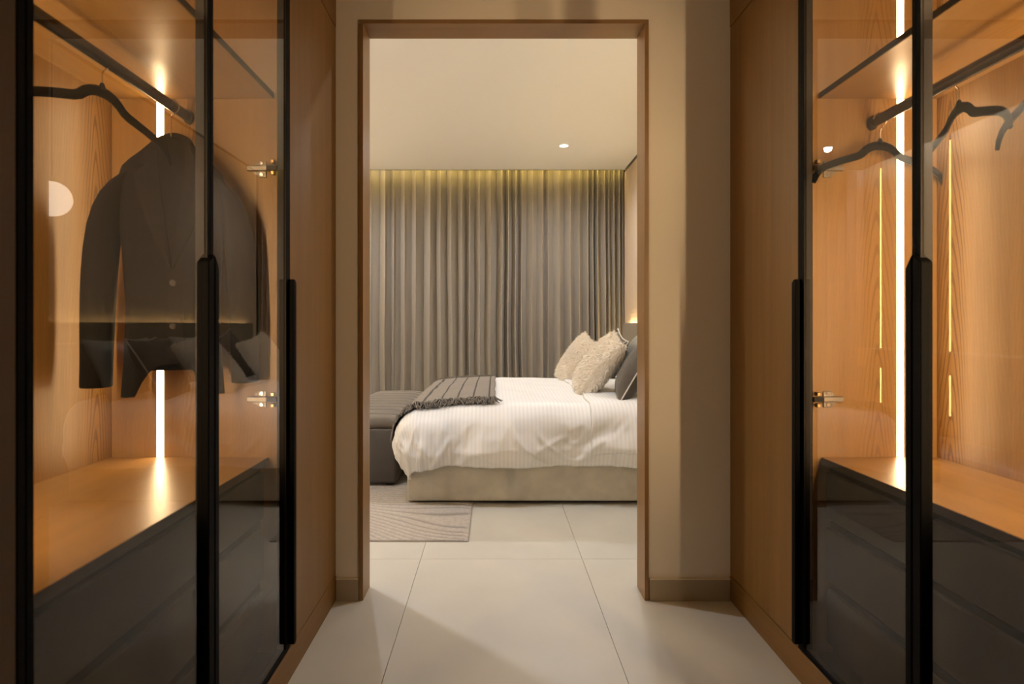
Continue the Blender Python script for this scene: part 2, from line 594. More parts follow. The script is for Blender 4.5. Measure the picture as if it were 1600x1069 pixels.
# skirting on both sides of the doorway
for nm, x0, x1 in (('baseboard_left', XL + 0.002, OX0 - 0.002), ('baseboard_right', OX1 + 0.004, XR - 0.002)):
    b_ = struct(box(nm, x0, x1, YW - 0.012, YW, 0, 0.085, 'skirting', bevel=0.001))
    box('cap', x0, x1, YW - 0.0125, YW, 0.0855, 0.0885, 'skirting_cap', b_, bevel=0)

# plinths and cornices of the wardrobe runs
for nm, x0, x1, ya in (('trim_1', XL - 0.018, XL, -0.198), ('trim_2', XR, XR + 0.018, 0.777)):
    struct(box(nm, x0, x1, ya, YW - 0.001, 0, 0.098, 'oak_trim', bevel=0.001))
for nm, x0, x1, ya in (('trim_3', XL - 0.018, XL, -0.198), ('trim_4', XR, XR + 0.018, 0.777)):
    struct(box(nm, x0, x1, ya, YW - 0.001, 2.285, HK - 0.001, 'oak_trim', bevel=0.001))

# ================================================================ WARDROBES
DZ0, DZ1 = 0.102, 2.281


def pull(name, side, ya, yb, xf, xb, z0, z1, slope, parent):
    """edge pull: long black profile; slope <0 falls toward the camera, >0 falls away"""
    bm = bmesh.new()
    if slope == 0:
        poly = [(ya, z0 + 0.006), (ya + 0.006, z0), (yb - 0.006, z0), (yb, z0 + 0.006), (yb, z1 - 0.010), (yb - 0.010, z1), (ya, z1)]
    elif slope < 0:
        poly = [(ya, z0 + 0.006), (ya + 0.006, z0), (yb, z0), (yb, z1), (ya, z1 - 0.020)]
    else:
        poly = [(ya, z0), (yb - 0.006, z0), (yb, z0 + 0.006), (yb, z1 - 0.030), (ya, z1)]
    add_prism(bm, poly, 'X', min(xf, xb), max(xf, xb))
    bmesh.ops.bevel(bm, geom=bm.edges[:], offset=0.0018, segments=2, affect='EDGES')
    return bm_obj(name, bm, 'black', parent)


def hinge(side, z, parent):
    """concealed hinge: mounting plate and arm on the partition, cup block on the door stile; side +1 = right wardrobe"""
    xf = XR if side > 0 else XL
    sx = side
    ybk = YP
    h = bmesh.new()
    add_box(h, *sorted((xf + sx * 0.062, xf + sx * 0.088)), ybk - 0.004, ybk, z - 0.025, z + 0.025)
    bmesh.ops.bevel(h, geom=h.edges[:], offset=0.0015, segments=1, affect='EDGES')
    o = bm_obj('hinge', h, 'nickel', parent)
    bm = bmesh.new()
    add_box(bm, *sorted((xf + sx * 0.050, xf + sx * 0.118)), ybk - 0.016, ybk - 0.004, z - 0.007, z + 0.009)
    bmesh.ops.bevel(bm, geom=bm.edges[:], offset=0.002, segments=1, affect='EDGES')
    bm_obj('arm', bm, 'nickel', o)
    bm = bmesh.new()
    add_box(bm, *sorted((xf + sx * 0.026, xf + sx * 0.056)), ybk - 0.020, ybk - 0.006, z - 0.006, z + 0.008)
    bm_obj('link', bm, 'blackframe', o)
    for dz in (-0.016, 0.018):
        bm = bmesh.new()
        add_tube(bm, [(xf + sx * 0.076, ybk - 0.0075, z + dz), (xf + sx * 0.076, ybk - 0.004, z + dz)], 0.0055, 10)
        bm_obj('screw', bm, 'chrome', o)
    for dz in (-0.016, 0.018):
        bm = bmesh.new()
        add_box(bm, *sorted((xf + sx * 0.029, xf + sx * 0.040)), ybk - 0.030, ybk - 0.012, z + dz - 0.006, z + dz + 0.006)
        bmesh.ops.bevel(bm, geom=bm.edges[:], offset=0.002, segments=1, affect='EDGES')
        bm_obj('cup', bm, 'brass', o)
    # plate wing
    bm = bmesh.new()
    add_prism(bm, [(xf + sx * 0.088, z - 0.018), (xf + sx * 0.105, z - 0.012), (xf + sx * 0.088, z - 0.006)], 'Y', ybk - 0.004, ybk)
    add_prism(bm, [(xf + sx * 0.088, z + 0.020), (xf + sx * 0.100, z + 0.014), (xf + sx * 0.088, z + 0.008)], 'Y', ybk - 0.004, ybk)
    bm_obj('wing', bm, 'nickel', o)


def glass_door(side, ya, yb, parent, nearmost):
    xf = XR if side > 0 else XL
    s = side
    bm = bmesh.new()
    SW, DP = 0.0115, 0.026
    xs_ = sorted((xf, xf + s * DP))
    add_box(bm, *xs_, ya, ya + SW, DZ0, DZ1)
    add_box(bm, *xs_, yb - SW, yb, DZ0, DZ1)
    add_box(bm, *xs_, ya + SW, yb - SW, DZ0, DZ0 + SW)
    add_box(bm, *xs_, ya + SW, yb - SW, DZ1 - SW, DZ1)
    d = bm_obj('glass_door', bm, 'blackframe', parent)
    # thin face trim in deep black
    bm = bmesh.new()
    xt = sorted((xf - s * 0.0012, xf - s * 0.0001))
    add_box(bm, *xt, ya, ya + SW, DZ0, DZ1)
    add_box(bm, *xt, yb - SW, yb, DZ0, DZ1)
    add_box(bm, *xt, ya + SW, yb - SW, DZ0, DZ0 + SW)
    add_box(bm, *xt, ya + SW, yb - SW, DZ1 - SW, DZ1)
    bm_obj('face_trim', bm, 'black', d)
    g0, g1 = sorted((xf + s * 0.003, xf + s * 0.007))
    box('glass_pane', g0, g1, ya + SW + 0.0004, yb - SW - 0.0004, DZ0 + SW + 0.0004, DZ1 - SW - 0.0004, 'glass', d, bevel=0)
    xb = xf + s * 0.0158
    xo = xf - s * 0.011
    if nearmost:
        # pull on the far edge of this door, at the meeting stiles
        pull('handle', s, yb - 0.026, yb - 0.0005, xo, xb, 0.115, 1.256, -1, d)
    else:
        pull('handle', s, ya + 0.0005, ya + 0.020, xo, xb, 0.115, 1.256, 1, d)
        for z in (1.572, 0.872):
            hinge(side, z, parent)
    return d


def wardrobe(side, label, xback, xbench, xshelf, xrod, zrod, group):
    xf = XR if side > 0 else XL
    s = side
    t = thing('wardrobe', (xf + s * 0.25, 1.28, 0), label, 'wardrobe', group)
    xin = xf + s * 0.030        # front edge of the carcass
    # carcass
    box('back_panel', xback, xback + s * 0.018, YN - 0.018, YP + 0.018, 0.10, HK - 0.002, 'oak_back', t)
    box('partition', xin, xback, YP, YP + 0.018, 0.10, HK - 0.002, 'oak', t)
    box('partition', xin, xback, YN - 0.018, YN, 0.10, HK - 0.002, 'oak', t)
    # bench board, shelves
    bz = 0.695
    box('bench_board', xbench, xback, YN, YP, bz - 0.022, bz, 'oak_flat', t, bevel=0.001)
    box('bench_edge', xbench - s * 0.0012, xbench - s * 0.0002, YN + 0.001, YP - 0.001, bz - 0.022, bz - 0.001, 'shelfedge', t, bevel=0)
    for z in (1.788, 2.24):
        box('shelf', xshelf, xback, YN, YP, z, z + 0.018, 'oak_flat', t, bevel=0.001)
        box('shelf_edge', xshelf - s * 0.0015, xshelf - s * 0.0002, YN + 0.001, YP - 0.001, z + 0.0005, z + 0.0175, 'shelfedge', t, bevel=0)
    # drawers below the bench (three fronts, each with a recessed lip)
    zs = [0.672, 0.505, 0.318, 0.128]
    for z1, z0 in zip(zs, zs[1:]):
        d = box('drawer', xbench + s * 0.012, xbench + s * 0.032, YN + 0.003, YP - 0.003, z0 + 0.006, z1 - 0.022, 'drawer', t, bevel=0.002)
        box('lip', xbench + s * 0.024, xbench + s * 0.032, YN + 0.003, YP - 0.003, z1 - 0.0215, z1 - 0.004, 'black', d, bevel=0)
    box('drawer_carcass', xbench + s * 0.034, xback, YN + 0.001, YP - 0.001, 0.10, bz - 0.023, 'shelfedge', t, bevel=0)
    # recessed strip lights on both partitions
    xl = -1.020 if side < 0 else 1.237
    for za, zb in ((bz + 0.001, 1.787), (1.807, 2.239)):
        for yy, q, mt in ((YP, -1, 'led'), (YN, 1, 'led_near' if side > 0 else 'led_near_left')):
            bm = bmesh.new()
            prof = []
            for k in range(7):
                a = math.pi * k / 6
                prof.append((xl + 0.0105 * math.cos(a), yy + q * (0.0004 + 0.0012 * math.sin(a))))
            add_prism(bm, prof, 'Z', za, zb)
            o = bm_obj('strip_light', bm, mt, t)
    # rail: flattened oval tube with end sockets
    bm = bmesh.new()
    prof = []
    for k in range(16):
        a = 2 * math.pi * k / 16
        prof.append((xrod + 0.0095 * math.cos(a), zrod + 0.0165 * math.sin(a)))
    add_prism(bm, prof, 'Y', YN + 0.012, YP - 0.004)
    r = bm_obj('hanging_rail', bm, 'rail', t)
    smooth_by_angle(r, 50)
    for yy in (YN + 0.0005, YP - 0.0125):
        bm = bmesh.new()
        add_prism(bm, [(xrod + 0.014 * math.cos(2 * math.pi * k / 16), zrod + 0.022 * math.sin(2 * math.pi * k / 16)) for k in range(16)], 'Y', yy, yy + 0.012)
        bm_obj('socket', bm, 'rail', r)
    # doors
    glass_door(side, 1.2815, 1.7575, t, False)
    glass_door(side, 0.778, 1.2795, t, True)
    return t


wardrobe(-1, 'glass-fronted oak wardrobe with the dark blazer inside, left of the doorway', -1.169, -0.691, -0.674, -0.930, 1.730, 'glass wardrobes facing each other')
wardrobe(1, 'glass-fronted oak wardrobe with only empty hangers, right of the doorway', 1.350, 0.997, 0.990, 1.147, 1.712, 'glass wardrobes facing each other')


def cabinet(side, ya, yb, label, handle=True):
    xf = XR if side > 0 else XL
    s = side
    t = thing('tall_cabinet', (xf + s * 0.2, (ya + yb) / 2, 0), label, 'cabinet', 'oak cabinets with plain doors')
    xb = xf + s * 0.40
    box('body', xf + s * 0.020, xb, ya + 0.018 if ya > 1 else ya, yb - 0.001, 0.10, HK - 0.002, 'oak_door', t)
    d = box('door', xf, xf + s * 0.019, ya + 0.0235 if handle else ya, yb - 0.003, DZ0, DZ1, 'oak_door', t) if handle else box('door', xf, xf + s * 0.019, ya, yb - 0.0135, DZ0, DZ1, 'oak_shaded', t)
    if handle:
        bm = bmesh.new()
        add_box(bm, *sorted((xf + s * 0.0002, xf + s * 0.019)), ya + 0.003, ya + 0.022, DZ0, DZ1)
        bm_obj('edge_profile', bm, 'black', d)
        pull('handle', s, ya + 0.002, ya + 0.024, xf - s * 0.020, xf - s * 0.0002, 0.118, 1.238, 0, d)
    else:
        bm = bmesh.new()
        add_box(bm, *sorted((xf - s * 0.001, xf + s * 0.019)), yb - 0.013, yb - 0.001, DZ0, DZ1)
        bm_obj('edge_profile', bm, 'black', t)
    return t


cabinet(-1, 1.758, 2.298, 'plain oak cabinet door with black edge pull, between blazer wardrobe and doorway wall')
cabinet(1, 1.758, 2.298, 'plain oak cabinet door with black edge pull, between empty-hanger wardrobe and doorway wall')
cabinet(-1, -0.198, 0.776, 'oak cabinet with shade-darkened door at the very edge of the photo, nearer than the blazer wardrobe', False)


# ================================================================ HANGERS AND BLAZER
def make_hanger(label, loc, dirv, wide=1.0, low=0.024):
    t = thing('clothes_hanger', loc, label, 'hanger', 'black flocked hangers')
    # body: flat tape following a centre line
    DR = low
    half = [(0.0, -0.056), (0.016, -0.057), (0.032, -0.062), (0.047, -0.071), (0.060, -0.083), (0.074, -0.090), (0.095, -0.096), (0.125, -0.105), (0.155, -0.115), (0.178, -0.124), (0.195, -0.136), (0.207, -0.153), (0.213, -0.172)]
    pts = [Vector((-x * wide, 0, z - DR)) for x, z in half[::-1]] + [Vector((x * wide, 0, z - DR)) for x, z in half[1:]]
    bm = bmesh.new()
    rings = []
    n = len(pts)
    for i, p in enumerate(pts):
        tg = (pts[min(i + 1, n - 1)] - pts[max(i - 1, 0)]).normalized()
        nm = Vector((-tg.z, 0, tg.x))
        f = abs(i - (n - 1) / 2) / ((n - 1) / 2)
        hw = 0.0125 - 0.0035 * f
        if i in (0, n - 1):
            hw *= 0.6
        th = 0.0028
        rings.append([bm.verts.new(p + nm * a * hw + Vector((0, b * th, 0))) for a, b in ((-1, -0.6), (-0.7, -1), (0.7, -1), (1, -0.6), (1, 0.6), (0.7, 1), (-0.7, 1), (-1, 0.6))])
    for a, b in zip(rings, rings[1:]):
        for k in range(8):
            bm.faces.new((a[k], a[(k + 1) % 8], b[(k + 1) % 8], b[k]))
    bm.faces.new(rings[0][::-1])
    bm.faces.new(rings[-1])
    # boss carrying the hook
    add_tube(bm, [(0, 0, -0.052 - DR), (0, 0, -0.040 - DR), (0, 0, -0.034 - DR)], [0.009, 0.006, 0.0035], 10)
    o = bm_obj('hanger_body', bm, 'velvet', t, loc)
    smooth_by_angle(o, 45)
    bm = bmesh.new()
    R = 0.0205
    hp = [(0, 0, -0.040 - DR), (0, 0, -0.036), (0.004, 0, -0.027), (0.010, 0, -0.0215)]
    for k in range(15):
        a = math.radians(-62 + k * 17)
        hp.append((R * math.cos(a), 0, R * math.sin(a) - 0.003))
    add_tube(bm, hp, 0.0016, 8)
    o = bm_obj('hook', bm, 'chrome', t, loc)
    smooth_by_angle(o, 60)
    t.rotation_euler = (0, 0, math.atan2(dirv[1], dirv[0]))
    return t


# hook axis must cross the rail: hanger planes turn about the vertical
make_hanger('empty black hanger hanging alone beside the blazer, in front of its lit back panel', (-0.930, 1.365, 1.730), (0.20, 0.98))
make_hanger('black hanger inside the blazer shoulders, only its hook showing', (-0.930, 1.655, 1.730), (0.914, 0.407), 0.5, 0.058)
make_hanger('empty black hanger beside the vertical light strip, farthest on its rail', (1.147, 1.715, 1.712), (0.98, 0.12))
make_hanger('empty black hanger in the middle of the right-hand rail, one arm swung forward', (1.147, 1.423, 1.712), (0.265, 0.964))
make_hanger('empty black hanger cut off by the right border of the photo', (1.147, 1.17, 1.712), (0.25, 0.968))


def loft(bm, sections, seg):
    rings = [[bm.verts.new(p) for p in s] for s in sections]
    for a, b in zip(rings, rings[1:]):
        for k in range(seg):
            bm.faces.new((a[k], a[(k + 1) % seg], b[(k + 1) % seg], b[k]))
    return rings


def interp(tab, z):
    for (z0, *a), (z1, *b) in zip(tab, tab[1:]):
        if z1 <= z <= z0:
            f = (z0 - z) / (z0 - z1)
            f = f * f * (3 - 2 * f) * 0.5 + f * 0.5
            return [p + (q - p) * f for p, q in zip(a, b)]
    return list(tab[-1][1:]) if z < tab[-1][0] else list(tab[0][1:])


BODY = [(-0.018, 0.046, 0.034), (-0.045, 0.070, 0.044), (-0.080, 0.108, 0.050), (-0.105, 0.128, 0.052), (-0.150, 0.140, 0.055),
        (-0.250, 0.132, 0.058), (-0.400, 0.124, 0.056), (-0.480, 0.120, 0.055), (-0.600, 0.124, 0.057), (-0.760, 0.132, 0.060)]


def make_blazer():
    loc = Vector((-0.918, 1.650, 1.640))
    t = thing('blazer', loc, 'dark charcoal blazer hanging closed on the far end of the rail', 'jacket')
    t.rotation_euler = (0, 0, math.atan2(0.38, 0.925))
    SEG, ROWS = 48, 34
    bm = bmesh.new()
    secs = []
    for r in range(ROWS + 1):
        f = r / ROWS
        sec = []
        for k in range(SEG):
            a = 2 * math.pi * k / SEG           # -pi/2 = front (toward -y)
            ca, sa = math.cos(a), math.sin(a)
            front = sa < 0
            # hem height depends on the place around the body
            if front:
                arch = max(0.0, 1 - (ca / 0.46) ** 2)
                hem = -0.735 + 0.085 * arch ** 0.7 - 0.006 * abs(ca)
            else:
                hem = -0.735 + 0.06 * min(1.0, sa * 2.0)
            z = -0.018 + f * (hem + 0.018)
            hw, dp = interp(BODY, z)
            p = 0.62
            x = hw * (abs(ca) ** p) * (1 if ca >= 0 else -1)
            y = dp * (abs(sa) ** p) * (1 if sa >= 0 else -1)
            wv = 0.006 * math.sin(a * 5 + z * 4) * min(1, max(0, (-z - 0.25) / 0.3))
            sec.append((x + wv * 0.4, y + wv, z))
        secs.append(sec)
    loft(bm, secs, SEG)
    o = bm_obj('body', bm, 'coat', t, loc)
    smooth_by_angle(o, 60)
    # sleeves
    for sgn in (-1, 1):
        bm = bmesh.new()
        cl = [(0.085, -0.100, 0.010, 0.025), (0.112, -0.114, 0.028, 0.042), (0.144, -0.156, 0.040, 0.052), (0.170, -0.26, 0.044, 0.056), (0.180, -0.40, 0.042, 0.053), (0.184, -0.52, 0.041, 0.049), (0.186, -0.64, 0.040, 0.045), (0.187, -0.728, 0.040, 0.043)]
        secs = []
        for i, (x, z, rx, ry) in enumerate(cl):
            sec = []
            for k in range(20):
                a = 2 * math.pi * k / 20
                rr = 1 + 0.05 * math.sin(a * 2 + i * 1.7)
                sec.append((sgn * x + rx * math.cos(a) * rr, -0.006 * (i / 7) + ry * math.sin(a) * rr, z + (0.018 * math.cos(a) * sgn * -1 if i < 3 else 0)))
            secs.append(sec)
        rings = loft(bm, secs, 20)
        bm.faces.new(rings[0])
        # turned-in cuff
        inn = [bm.verts.new(Vector((v.co.x * 0.9 + sgn * 0.187 * 0.1, v.co.y * 0.9, v.co.z + 0.03))) for v in rings[-1]]
        for k in range(20):
            bm.faces.new((rings[-1][k], rings[-1][(k + 1) % 20], inn[(k + 1) % 20], inn[k]))
        bm.faces.new(inn)
        s = bm_obj('sleeve', bm, 'coat', t, loc)
        sub = s.modifiers.new('sub', 'SUBSURF')
        sub.levels = sub.render_levels = 1
        smooth_by_angle(s, 180)

    def front_y(x, z):
        hw, dp = interp(BODY, z)
        q = min(0.98, abs(x) / hw) ** (1 / 0.62)
        return -dp * (max(0.0, 1 - q * q) ** 0.5) ** 0.62

    # lapels: notched leaves folded on the chest
    for sgn in (-1, 1):
        rows = [(-0.020, 0.034, 0.050), (-0.060, 0.036, 0.068), (-0.095, 0.034, 0.080), (-0.105, 0.033, 0.066), (-0.125, 0.031, 0.092), (-0.17, 0.026, 0.086), (-0.24, 0.017, 0.066), (-0.31, 0.008, 0.040), (-0.385, 0.000, 0.006)]
        bm = bmesh.new()
        A = []
        for z, xi, xo in rows:
            ring = []
            for j in range(5):
                x = xi + (xo - xi) * j / 4
                ring.append((x, front_y(x, z) - 0.005 - 0.003 * math.sin(math.pi * j / 4), z))
            A.append(ring)
        vf = [[bm.verts.new((sgn * p[0], p[1], p[2])) for p in r] for r in A]
        vb = [[bm.verts.new((sgn * p[0], p[1] + 0.004, p[2])) for p in r] for r in A]
        for a, b in zip(vf, vf[1:]):
            for j in range(4):
                bm.faces.new((a[j], a[j + 1], b[j + 1], b[j]))
        for a, b in zip(vb, vb[1:]):
            for j in range(4):
                bm.faces.new((a[j], b[j], b[j + 1], a[j + 1]))
        for i in range(len(rows) - 1):
            for j in (0, 4):
                bm.faces.new((vf[i][j], vf[i + 1][j], vb[i + 1][j], vb[i][j]))
        bm_obj('lapel', bm, 'lapel', t, loc)
    # collar stand round the neck
    bm = bmesh.new()
    secs = []
    for z, k_ in ((-0.030, 1.12), (0.0, 1.02), (0.010, 0.96), (0.0, 0.90), (-0.030, 0.92)):
        secs.append([(0.048 * k_ * math.cos(a), 0.036 * k_ * math.sin(a) + 0.002, z + (0.010 * max(0, math.sin(a)) - 0.03 * max(0, -math.sin(a)) - 0.020 * math.cos(a) ** 2)) for a in (2 * math.pi * i / 28 for i in range(28))])
    loft(bm, secs, 28)
    o = bm_obj('collar', bm, 'coat', t, loc)
    smooth_by_angle(o, 60)
    # front edge of the overlapping panel
    bm = bmesh.new()
    L = []
    for i in range(10):
        z = -0.385 - 0.25 * i / 9
        L.append((z, front_y(0.0, z)))
    prev = None
    for z, yy in L:
        q = [bm.verts.new((-0.012, yy - 0.001, z)), bm.verts.new((-0.012, yy - 0.0045, z)), bm.verts.new((0.03, front_y(0.03, z) - 0.002, z))]
        if prev:
            for j in range(2):
                bm.faces.new((prev[j], prev[j + 1], q[j + 1], q[j]))
        prev = q
    bm_obj('front_edge', bm, 'lapel', t, loc)
    for z in (-0.425, -0.545):
        bm = bmesh.new()
        yy = front_y(0.004, z)
        add_tube(bm, [(0.004, yy - 0.0035, z), (0.004, yy - 0.0075, z), (0.004, yy - 0.0085, z)], [0.0085, 0.0085, 0.006], 16)
        bm_obj('button', bm, 'button', t, loc)
    # woven label inside the neck
    bm = bmesh.new()
    add_box(bm, -0.014, 0.014, 0.026, 0.0275, -0.026, -0.016)
    bm_obj('neck_label', bm, 'label', t, loc)
    return t


make_blazer()

# ================================================================ BEDROOM
# curtains --------------------------------------------------------
def make_curtain(x0, x1, seed, y0, label, n_folds, tight):
    rng = random.Random(seed)
    t_w = x1 - x0
    widths = []
    for i in range(n_folds):
        f = i / n_folds
        widths.append((1.0 - tight * f) * rng.uniform(0.6, 1.45))
    tot = sum(widths)
    cent, acc = [], 0
    for wd in widths:
        cent.append((acc, acc + wd, rng.uniform(0.75, 1.15)))
        acc += wd
    PER = 20
    ROWS = 26
    verts, faces = [], []
    cols = n_folds * PER + 1
    ztop, zbot = 3.05, 0.015
    for r in range(ROWS + 1):
        f = r / ROWS
        z = ztop + (zbot - ztop) * f
        for c in range(cols):
            i = min(c // PER, n_folds - 1)
            q = (c - i * PER) / PER
            a, b, amp = cent[i]
            s = (a + (b - a) * q) / tot
            x = x0 + t_w * s
            ph = 2 * math.pi * q
            A = 0.058 * amp * (0.92 + 0.2 * f)
            # omega folds: depth plus a sideways lean that makes the lobes overhang
            yy = -A * (math.cos(ph)) - 0.006 * math.cos(2 * ph)
            xx = -0.016 * math.sin(2 * ph) * min(1.0, (b - a) / tot * t_w / 0.08)
            drift = 0.03 * f * (noise.noise(Vector((x * 2.3 + seed * 7, f * 1.6, 0.5)))) + 0.012 * f * noise.noise(Vector((x * 9 + seed, f * 3, 2.5)))
            dy = 0.012 * noise.noise(Vector((x * 6 + seed * 3, f * 2.5, 9.5)))
            verts.append((x + xx + drift, y0 + yy + dy, z))
    for r in range(ROWS):
        for c in range(cols - 1):
            p = r * cols + c
            faces.append((p, p + 1, p + cols + 1, p + cols))
    o = mesh_from('curtain', verts, faces, 'curtain', None, (0, 0, 0), smooth=True)
    sol = o.modifiers.new('sol', 'SOLIDIFY')
    sol.thickness = 0.002
    tag(o, label, 'curtain', 'floor-length taupe curtains')
    return o


make_curtain(-2.50, -1.185, 3, 6.890, 'narrow strip of taupe curtain at the doorway lining, behind the ottoman', 12, 0.0)
make_curtain(-1.195, 1.517, 11, 6.862, 'wide taupe curtain with deep folds behind the bed', 27, 0.45)

# lights of the bedroom ------------------------------------------
o = box('cove_light', -2.38, XHW - 0.01, YC + 0.026, YC + 0.040, 2.934, 2.944, 'led_cove', bevel=0)
tag(o, 'yellow strip light in the ceiling slot above the curtains', 'light strip')
o = box('cove_light', -2.425, -2.41, YB + 0.2, YC - 0.1, 2.97, 2.985, 'led_left', bevel=0)
tag(o, 'cool-white strip light in the ceiling slot over the television wall', 'light strip')


def downlight(x, y, label, colr, power):
    t = thing('downlight', (x, y, HC - 0.004), label, 'ceiling light', 'recessed bedroom downlights')
    bm = bmesh.new()
    sec = []
    for rr, z in ((0.040, 0.0), (0.046, -0.004), (0.052, -0.004), (0.055, 0.0035)):
        sec.append([(rr * math.cos(2 * math.pi * k / 28), rr * math.sin(2 * math.pi * k / 28), z) for k in range(28)])
    loft(bm, sec, 28)
    bm_obj('trim_ring', bm, 'white_metal', t, (x, y, HC - 0.004))
    bm = bmesh.new()
    bmesh.ops.create_circle(bm, cap_ends=True, radius=0.040, segments=28)
    bm_obj('lens', bm, 'lens', t, (x, y, HC - 0.0035))
    ld = bpy.data.lights.new('downlight_lamp', 'SPOT')
    ld.energy = power
    ld.color = colr
    ld.spot_size = math.radians(165)
    ld.spot_blend = 1.0
    ld.shadow_soft_size = 0.035
    lo = bpy.data.objects.new('downlight_lamp', ld)
    COL.objects.link(lo)
    lo.parent = t
    lo.location = (0, 0, -0.012)
    return t


downlight(0.695, 5.79, 'round recessed downlight in the bedroom ceiling near the curtains', C_SPOT, SPOT_W)
downlight(0.68, 2.95, 'round recessed downlight over the near side of the bed', C_SPOT, SPOT_W * 0.62)
downlight(-1.50, 5.85, 'round recessed downlight near the curtains, mirrored in the right-hand glass', C_SPOT_COOL, SPOT_W)
downlight(-1.10, 2.95, 'round recessed downlight over the rug', C_SPOT_COOL, SPOT_W * 0.8)

# pendant globe at the bedside (mirrored in the left-hand glass)
pl = thing('pendant_lamp', (1.265, 3.30, 1.70), 'small round opal pendant lamp beside the bed, mirrored in the left glass', 'lamp')
bm = bmesh.new()
bmesh.ops.create_uvsphere(bm, u_segments=28, v_segments=16, radius=0.10)
bm_obj('globe', bm, 'globe', pl, (1.265, 3.30, 1.82), True)
bm = bmesh.new()
add_tube(bm, [(0, 0, 0), (0, 0, HC - 1.93)], 0.003, 8)
bm_obj('cord', bm, 'black', pl, (1.265, 3.30, 1.93))
bm = bmesh.new()
add_tube(bm, [(0, 0, -0.012), (0, 0, 0.02)], 0.022, 16)
bm_obj('cap', bm, 'brass', pl, (1.265, 3.30, 1.925))
bm = bmesh.new()
add_tube(bm, [(0, 0, 0), (0, 0, 0.03)], 0.045, 20)
bm_obj('ceiling_rose', bm, 'brass', pl, (1.265, 3.30, HC - 0.03))

# padded wall panel with glowing edges ---------------------------
wp = thing('wall_panel', (1.45, 4.7, 0), 'low padded wall panel behind the bed with glowing yellow top edge', 'wall panel')
box('panel', 1.435, 1.475, 2.9, 6.46, 0.10, 1.115, 'panelfab', wp, bevel=0.008, seg=2)
for args in ((1.490, 1.502, 2.92, 6.44, 1.085, 1.095), (1.490, 1.502, 6.43, 6.442, 0.12, 1.08)):
    box('strip_light', *args, 'led_head', wp, bevel=0)
box('batten', 1.476, XHW - 0.0005, 3.0, 6.3, 0.4, 0.6, 'bedplinth', wp, bevel=0)

# television wall: strip lights and a floating console -----------
for y_, wh in ((3.58, 'fourth from'), (4.61, 'third from'), (5.64, 'second from'), (6.65, 'nearest')):
    o = box('niche_light', XBL - 0.018, XBL - 0.004, y_ - 0.028, y_ - 0.003, 0.2, HC, 'led_tv', bevel=0)
    tag(o, 'vertical strip light in the honey-coloured television wall, ' + wh + ' the curtains', 'light strip', 'strip lights in the television wall')
XBL += 0.002
cs = thing('console', (XBL + 0.18, 5.2, 0.64), 'long floating honey-coloured console on the television wall', 'console')
box('top', XBL, XBL + 0.37, 3.9, 6.5, 0.815, 0.835, 'tvwood', cs)
box('body', XBL, XBL + 0.35, 3.92, 6.48, 0.64, 0.814, 'tvwood', cs)
for k in range(4):
    box('door', XBL + 0.351, XBL + 0.368, 3.925 + 0.64 * k, 3.925 + 0.64 * k + 0.63, 0.645, 0.810, 'tvwood', cs)

# rug --------------------------------------------------------------
def make_rug():
    x0, x1, y0, y1 = -1.95, -0.132, 2.912, 5.40
    nx, ny = 170, 300
    # finer rows near the doorway
    yl = []
    for j in range(ny + 1):
        f = j / ny
        yl.append(y0 + (y1 - y0) * (f ** 1.5))
    verts, faces, lines = [], [], []
    for j in range(ny + 1):
        for i in range(nx + 1):
            x = x0 + (x1 - x0) * (1 - (1 - i / nx) ** 1.0)
            yv = yl[j]
            wv = Vector((x * 1.3, yv * 1.3, 0))
            d = noise.noise(wv) * 1.2 + 0.45 * math.sin(x * 3.1 + yv * 1.2)
            ph = (yv * 175 + x * 105 + d * 50)
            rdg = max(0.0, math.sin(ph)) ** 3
            edge = min(i, nx - i, 3) / 3 * min(j, ny - j, 3) / 3
            z = 0.004 + 0.0075 * edge - 0.0055 * rdg * edge + 0.0012 * noise.noise(Vector((x * 60, yv * 60, 1)))
            ex = 0.003 * noise.noise(Vector((x * 12, yv * 12, 4))) if i in (0, nx) or j in (0, ny) else 0
            verts.append((x + ex, yv + ex, max(0.0015, z)))
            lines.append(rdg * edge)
    for j in range(ny):
        for i in range(nx):
            p = j * (nx + 1) + i
            faces.append((p, p + 1, p + nx + 2, p + nx + 1))
    # skirt to the floor
    base = len(verts)
    rim = [i for i in range(nx + 1)] + [(j * (nx + 1) + nx) for j in range(1, ny + 1)] + [ny * (nx + 1) + i for i in range(nx - 1, -1, -1)] + [j * (nx + 1) for j in range(ny - 1, 0, -1)]
    for v in rim:
        verts.append((verts[v][0], verts[v][1], 0.0002))
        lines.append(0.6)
    k = len(rim)
    for a in range(k):
        b = (a + 1) % k
        faces.append((rim[a], base + a, base + b, rim[b]))
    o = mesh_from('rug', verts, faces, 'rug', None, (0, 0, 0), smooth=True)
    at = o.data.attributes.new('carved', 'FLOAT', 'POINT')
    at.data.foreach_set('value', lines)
    tag(o, 'pale grey rug with carved wavy lines under the foot of the bed', 'rug')


make_rug()

